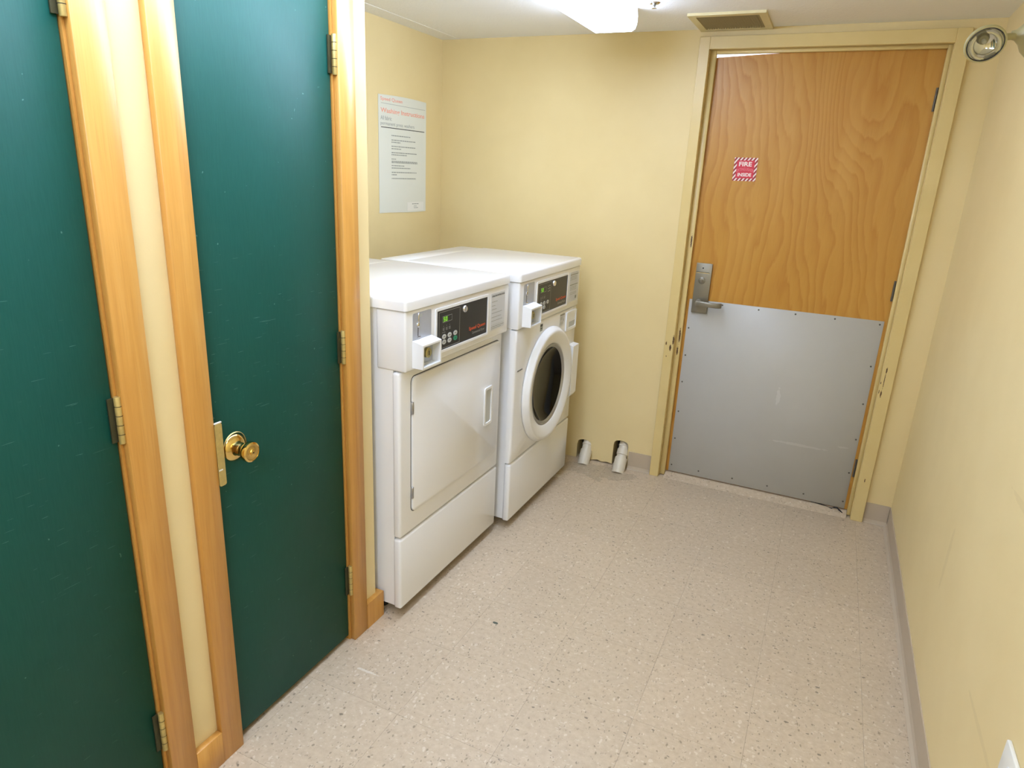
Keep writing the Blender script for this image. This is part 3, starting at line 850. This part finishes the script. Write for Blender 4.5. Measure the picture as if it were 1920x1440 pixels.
# ------------------------------------------------------------------ drain pipes
def pipe(name, base, lean, r, label, collars):
    t = tag(empty(name, base), label, 'pipe', None)
    L = Vector(lean); n = L.normalized(); ln = L.length
    bm = B(); lathe(bm, [(0, 0), (r, 0), (r, ln), (0, ln)], 24, axis_m((0, 0, 0), n)); obj('pipe_body', bm, M_PVC, t, True)
    for a, b, k in collars:
        bm = B(); lathe(bm, [(r * .98, a), (r * k, a + .001), (r * k, b - .003), (r * (k - .04), b), (r * .98, b)], 24, axis_m((0, 0, 0), n)); obj('pipe_collar', bm, M_PVC, t, True)
    return t
pipe('drain_pipe', (-1.026, 3.243, -.008), (-.010, .115, .135), .0265, 'white drain pipe rising into the hole nearest the washer', ((-.004, .086, 1.17), (.112, .124, 1.10)))
pipe('drain_pipe', (-.828, 3.236, -.008), (-.005, .125, .150), .0270, 'white drain pipe in the hole next to the oak door frame', ((-.004, .086, 1.22), (.100, .134, 1.14), (.150, .162, 1.10)))

# ------------------------------------------------------------------ poster on the alcove wall
po = tag(empty('poster', (XA, 2.94, 1.545)), 'long white washing instructions sheet with faded orange heading above the machines', 'poster')
bm = B(); n = 10
ym, zm = 2.94, 1.545
def pz(j): return [(2.7405 + (3.149 - 2.7405) * i / n) for i in range(n + 1)]
top = [(y, 1.8125 + .004 * math.sin(y * 9)) for y in pz(0)]; bot = [(y, 1.2785 + .002 * math.sin(y * 14)) for y in pz(0)]
bm = B(); prism(bm, [(y - ym, z - zm) for y, z in bot] + [(y - ym, z - zm) for y, z in top[::-1]], .0008, .0022, 'x')
obj('sheet', bm, M_PAPER, po)
def pt(body, y, z, wd, h, m, bold=0.): return text('lettering', body, y - ym, z - zm, wd, h, .0026, FX, m, po, bold)
pt('Speed Queen', 2.757, 1.7830, .178, .0200, M_PORANGE, .015)
quads('rule', [(2.761 - ym, 3.139 - ym, 1.7745 - zm, 1.7760 - zm)], .0026, FX, M_PGREY, po)
pt('Washing Instructions', 2.757, 1.7290, .374, .0265, M_PORANGE, .02)
pt('All fabric', 2.756, 1.7030, .089, .0180, M_PGREY)
pt('permanent press washers', 2.756, 1.6760, .283, .0205, M_PGREY)
quads('rule', [(2.759 - ym, 3.132 - ym, 1.6690 - zm, 1.6725 - zm)], .0026, FX, M_PDARK, po)
rnd = random.Random(21); pr = []
for z, e in ((1.6378, .165), (1.6175, .211), (1.6075, .075), (1.5892, .21), (1.5783, .08), (1.5605, .219), (1.5507, .13), (1.5309, .036), (1.5205, .225), (1.5150, .228), (1.5008, .107), (1.4897, .167), (1.4697, .218), (1.4585, .045), (1.4411, .214)):
    pr += wordline(rnd, 2.842 - ym, 2.842 + e - ym, z - .0022 - zm, .0044)
quads('fine_print', pr, .0026, FX, M_PTEXT, po)
st = bx('corner_sticker', (.0022, .0028, 2.975 - ym, 3.128 - ym, 1.284 - zm, 1.3265 - zm), M_OUT, po)
quads('fine_print', wordline(rnd, 3.02 - ym, 3.08 - ym, 1.316 - zm, .004) + wordline(rnd, 3.035 - ym, 3.065 - ym, 1.305 - zm, .003) + wordline(rnd, 3.035 - ym, 3.075 - ym, 1.297 - zm, .003), .0031, FX, M_PTEXT, st)

# ------------------------------------------------------------------ red sticker on the oak door
sg = tag(empty('door_sticker', (-.4125, YD, 1.557)), 'square red and white FIRE EXTINGUISHER INSIDE sticker on the oak door', 'sign')
sg.rotation_euler = (0, math.radians(-.6), 0)
S = .0505; dS = -.0008
bm = B(); box(bm, -S, S, dS, -.0001, -S, S); obj('sticker_sheet', bm, M_WPRINT, sg)
bm = B()
def stripe_band():
    # slanted dark red bars clipped to the border band
    bars = []
    wd = .0165
    k = -8
    while k < 9:
        c = k * wd
        bars.append((c, c + wd * .56)); k += 1
    return bars
def clip(poly, f):
    out = []
    for i in range(len(poly)):
        a, b = poly[i], poly[(i + 1) % len(poly)]; fa, fb = f(a), f(b)
        if fa >= 0: out.append(a)
        if (fa >= 0) != (fb >= 0):
            t_ = fa / (fa - fb); out.append((a[0] + (b[0] - a[0]) * t_, a[1] + (b[1] - a[1]) * t_))
    return out
IN = .0385
for (a0, a1, b0, b1) in ((-S, S, IN, S), (-S, S, -S, -IN), (-S, -IN, -IN, IN), (IN, S, -IN, IN)):
    for c0, c1 in stripe_band():
        p = [(a0, b0), (a1, b0), (a1, b1), (a0, b1)]
        p = clip(p, lambda q: (q[0] - q[1] * .75) - c0); p = clip(p, lambda q: c1 - (q[0] - q[1] * .75)) if len(p) > 2 else []
        if len(p) > 2: bm.faces.new([bm.verts.new((a, dS - .0003, b)) for a, b in p])
obj('border_stripes', bm, simple('dark_red_print', (150, 34, 44), .4), sg)
quads('red_field', [(-IN, IN, -IN, IN)], dS - .0003, FY, M_RED, sg)
text('lettering', 'FIRE', -.029, .013, .056, .0195, dS - .0006, FY, M_WPRINT, sg, .03)
text('lettering', 'EXTINGUISHER', -.0365, -.0095, .073, .0125, dS - .0006, FY, M_PINK, sg, .0, warp=lambda x: .004 - 5.5 * x * x)
text('lettering', 'INSIDE', -.030, -.031, .060, .0155, dS - .0006, FY, M_WPRINT, sg, .03)

# ------------------------------------------------------------------ ceiling vent
vt = tag(empty('ceiling_vent', (-.522, 3.148, ZC)), 'cream painted ceiling vent with narrow slats above the oak door', 'vent')
def rc(a0, a1, b0, b1): return [(a1, b1), (a0, b1), (a0, b0), (a1, b0)]
bm = B(); ring_prism(bm, rc(-.151, .149, -.156, .152), rc(-.122, .120, -.124, .124), -.010, 0, 'z'); obj('vent_frame', bm, M_VENT, vt)
bm = B(); box(bm, -.122, .120, -.124, .124, -.0012, -.0004); obj('vent_backing', bm, M_DARK, vt)
slm = B(); prism(slm, [(-.0030, -.0085), (-.0022, -.0092), (.0032, -.0020), (.0024, -.0014)], -.124, .124, 'y')
slme = bpy.data.meshes.new('slat'); slm.to_mesh(slme); slm.free(); slme.materials.append(M_VSLAT)
for i in range(24):
    obj('slat', slme, M_VSLAT, vt, loc=(-.117 + i * .0101, 0, 0))

# ------------------------------------------------------------------ sprinkler stub
sk = tag(empty('sprinkler_head', (-.756, 2.792, ZC)), 'small metal sprinkler head hanging from the ceiling beside the light', 'sprinkler')
obj('escutcheon', lathe(B(), [(0, -.004), (.018, -.004), (.022, 0)], 20), M_CHROME, sk, True)
obj('sprinkler_body', lathe(B(), [(.007, 0), (.007, -.010), (.004, -.012), (.004, -.016), (0, -.016)], 14), M_STEEL, sk, True)
obj('deflector', lathe(B(), [(0, -.020), (.010, -.019), (.010, -.0178), (0, -.0178)], 14), M_CHROME, sk, True)
bx('sprinkler_arm', (-.006, -.0045, -.001, .001, -.019, -.008), M_STEEL, sk); bx('sprinkler_arm', (.0045, .006, -.001, .001, -.019, -.008), M_STEEL, sk)

# ------------------------------------------------------------------ emergency lamp head
HC = Vector((.2875, 2.392, 1.893))
el = tag(empty('emergency_light', (XR, 2.47, 1.93)), 'round emergency lamp head on a swivel arm high on the right wall', 'lamp')
base = Vector((XR, 2.47, 1.93))
_d = (HC - Vector((0, 0, CAM_H))).normalized()
_p = _r * .35 - _u * .93; _p = (_p - _d * _p.dot(_d)).normalized()
nrm = (-_d * .90 + _p * .43).normalized()
hm = Matrix.Translation(HC - base) @ Vector((0, 0, 1)).rotation_difference(nrm).to_matrix().to_4x4() @ Matrix.Scale(.80, 4)
head = obj('lamp_shell', lathe(B(), [(0, -.062), (.018, -.060), (.034, -.048), (.050, -.024), (.058, -.006), (.0615, -.004), (.0625, .003), (.060, .008), (.056, .008), (.056, .002)], 40, hm), M_HOUS, el, True)
obj('rim_ring', lathe(B(), [(.0562, .0075), (.0545, .009), (.0530, .0065)], 40, hm), M_DGREY, head, True)
obj('reflector', lathe(B(), [(.054, .003), (.050, -.010), (.036, -.026), (.018, -.036), (0, -.038)], 40, hm), M_CHROME, head, True)
obj('bulb', lathe(B(), [(0, -.010), (.006, -.013), (.008, -.020), (.005, -.034), (0, -.034)], 16, hm), M_OUT, head, True)
obj('lamp_lens', lathe(B(), [(0, .014), (.02, .013), (.04, .009), (.0535, .004), (.0535, .002), (.04, .006), (.02, .010), (0, .011)], 40, hm), M_LENS, head, True)
nk = Vector((.355, 2.452, 1.920)) - base
bm = B(); tube(bm, [hm @ Vector((0, 0, -.03)), hm @ Vector((0.0, 0, -.055)), nk + Vector((-.028, -.012, -.004)), nk, nk + Vector((.012, .004, .002))], [.012, .012, .009, .009, .012], 12); obj('swivel_arm', bm, M_HOUS, el, True)
obj('wall_canopy', lathe(B(), [(0, -.104), (.011, -.102), (.014, -.092), (.026, -.080), (.044, -.071), (.058, -.056), (.066, -.030), (.068, 0)], 32, axis_m((0, -.011, -.006), (1, 0, 0))), M_HOUS, el, True)

# ------------------------------------------------------------------ wall outlet at the right edge
ou = tag(empty('wall_outlet', (XR, 1.245, .487)), 'white outlet plate low on the right wall at the photo edge', 'outlet')
bm = B(); box(bm, -.0085, 0, -.057, .057, -.058, .058, .003, 2); op_ = obj('cover_plate', bm, M_OUT, ou, True)
for z in (-.02, .02):
    bm = B(); prism(bm, rrect(-.017, .017, z - .014, z + .014, .008, 4), -.0095, -.0085, 'x'); s_ = obj('socket', bm, M_ENAMEL2, ou)
    quads('socket_slot', [(-.008, -.006, z - .002, z + .007), (.006, .008, z - .002, z + .007)], -.0097, FX, M_DARK, s_)
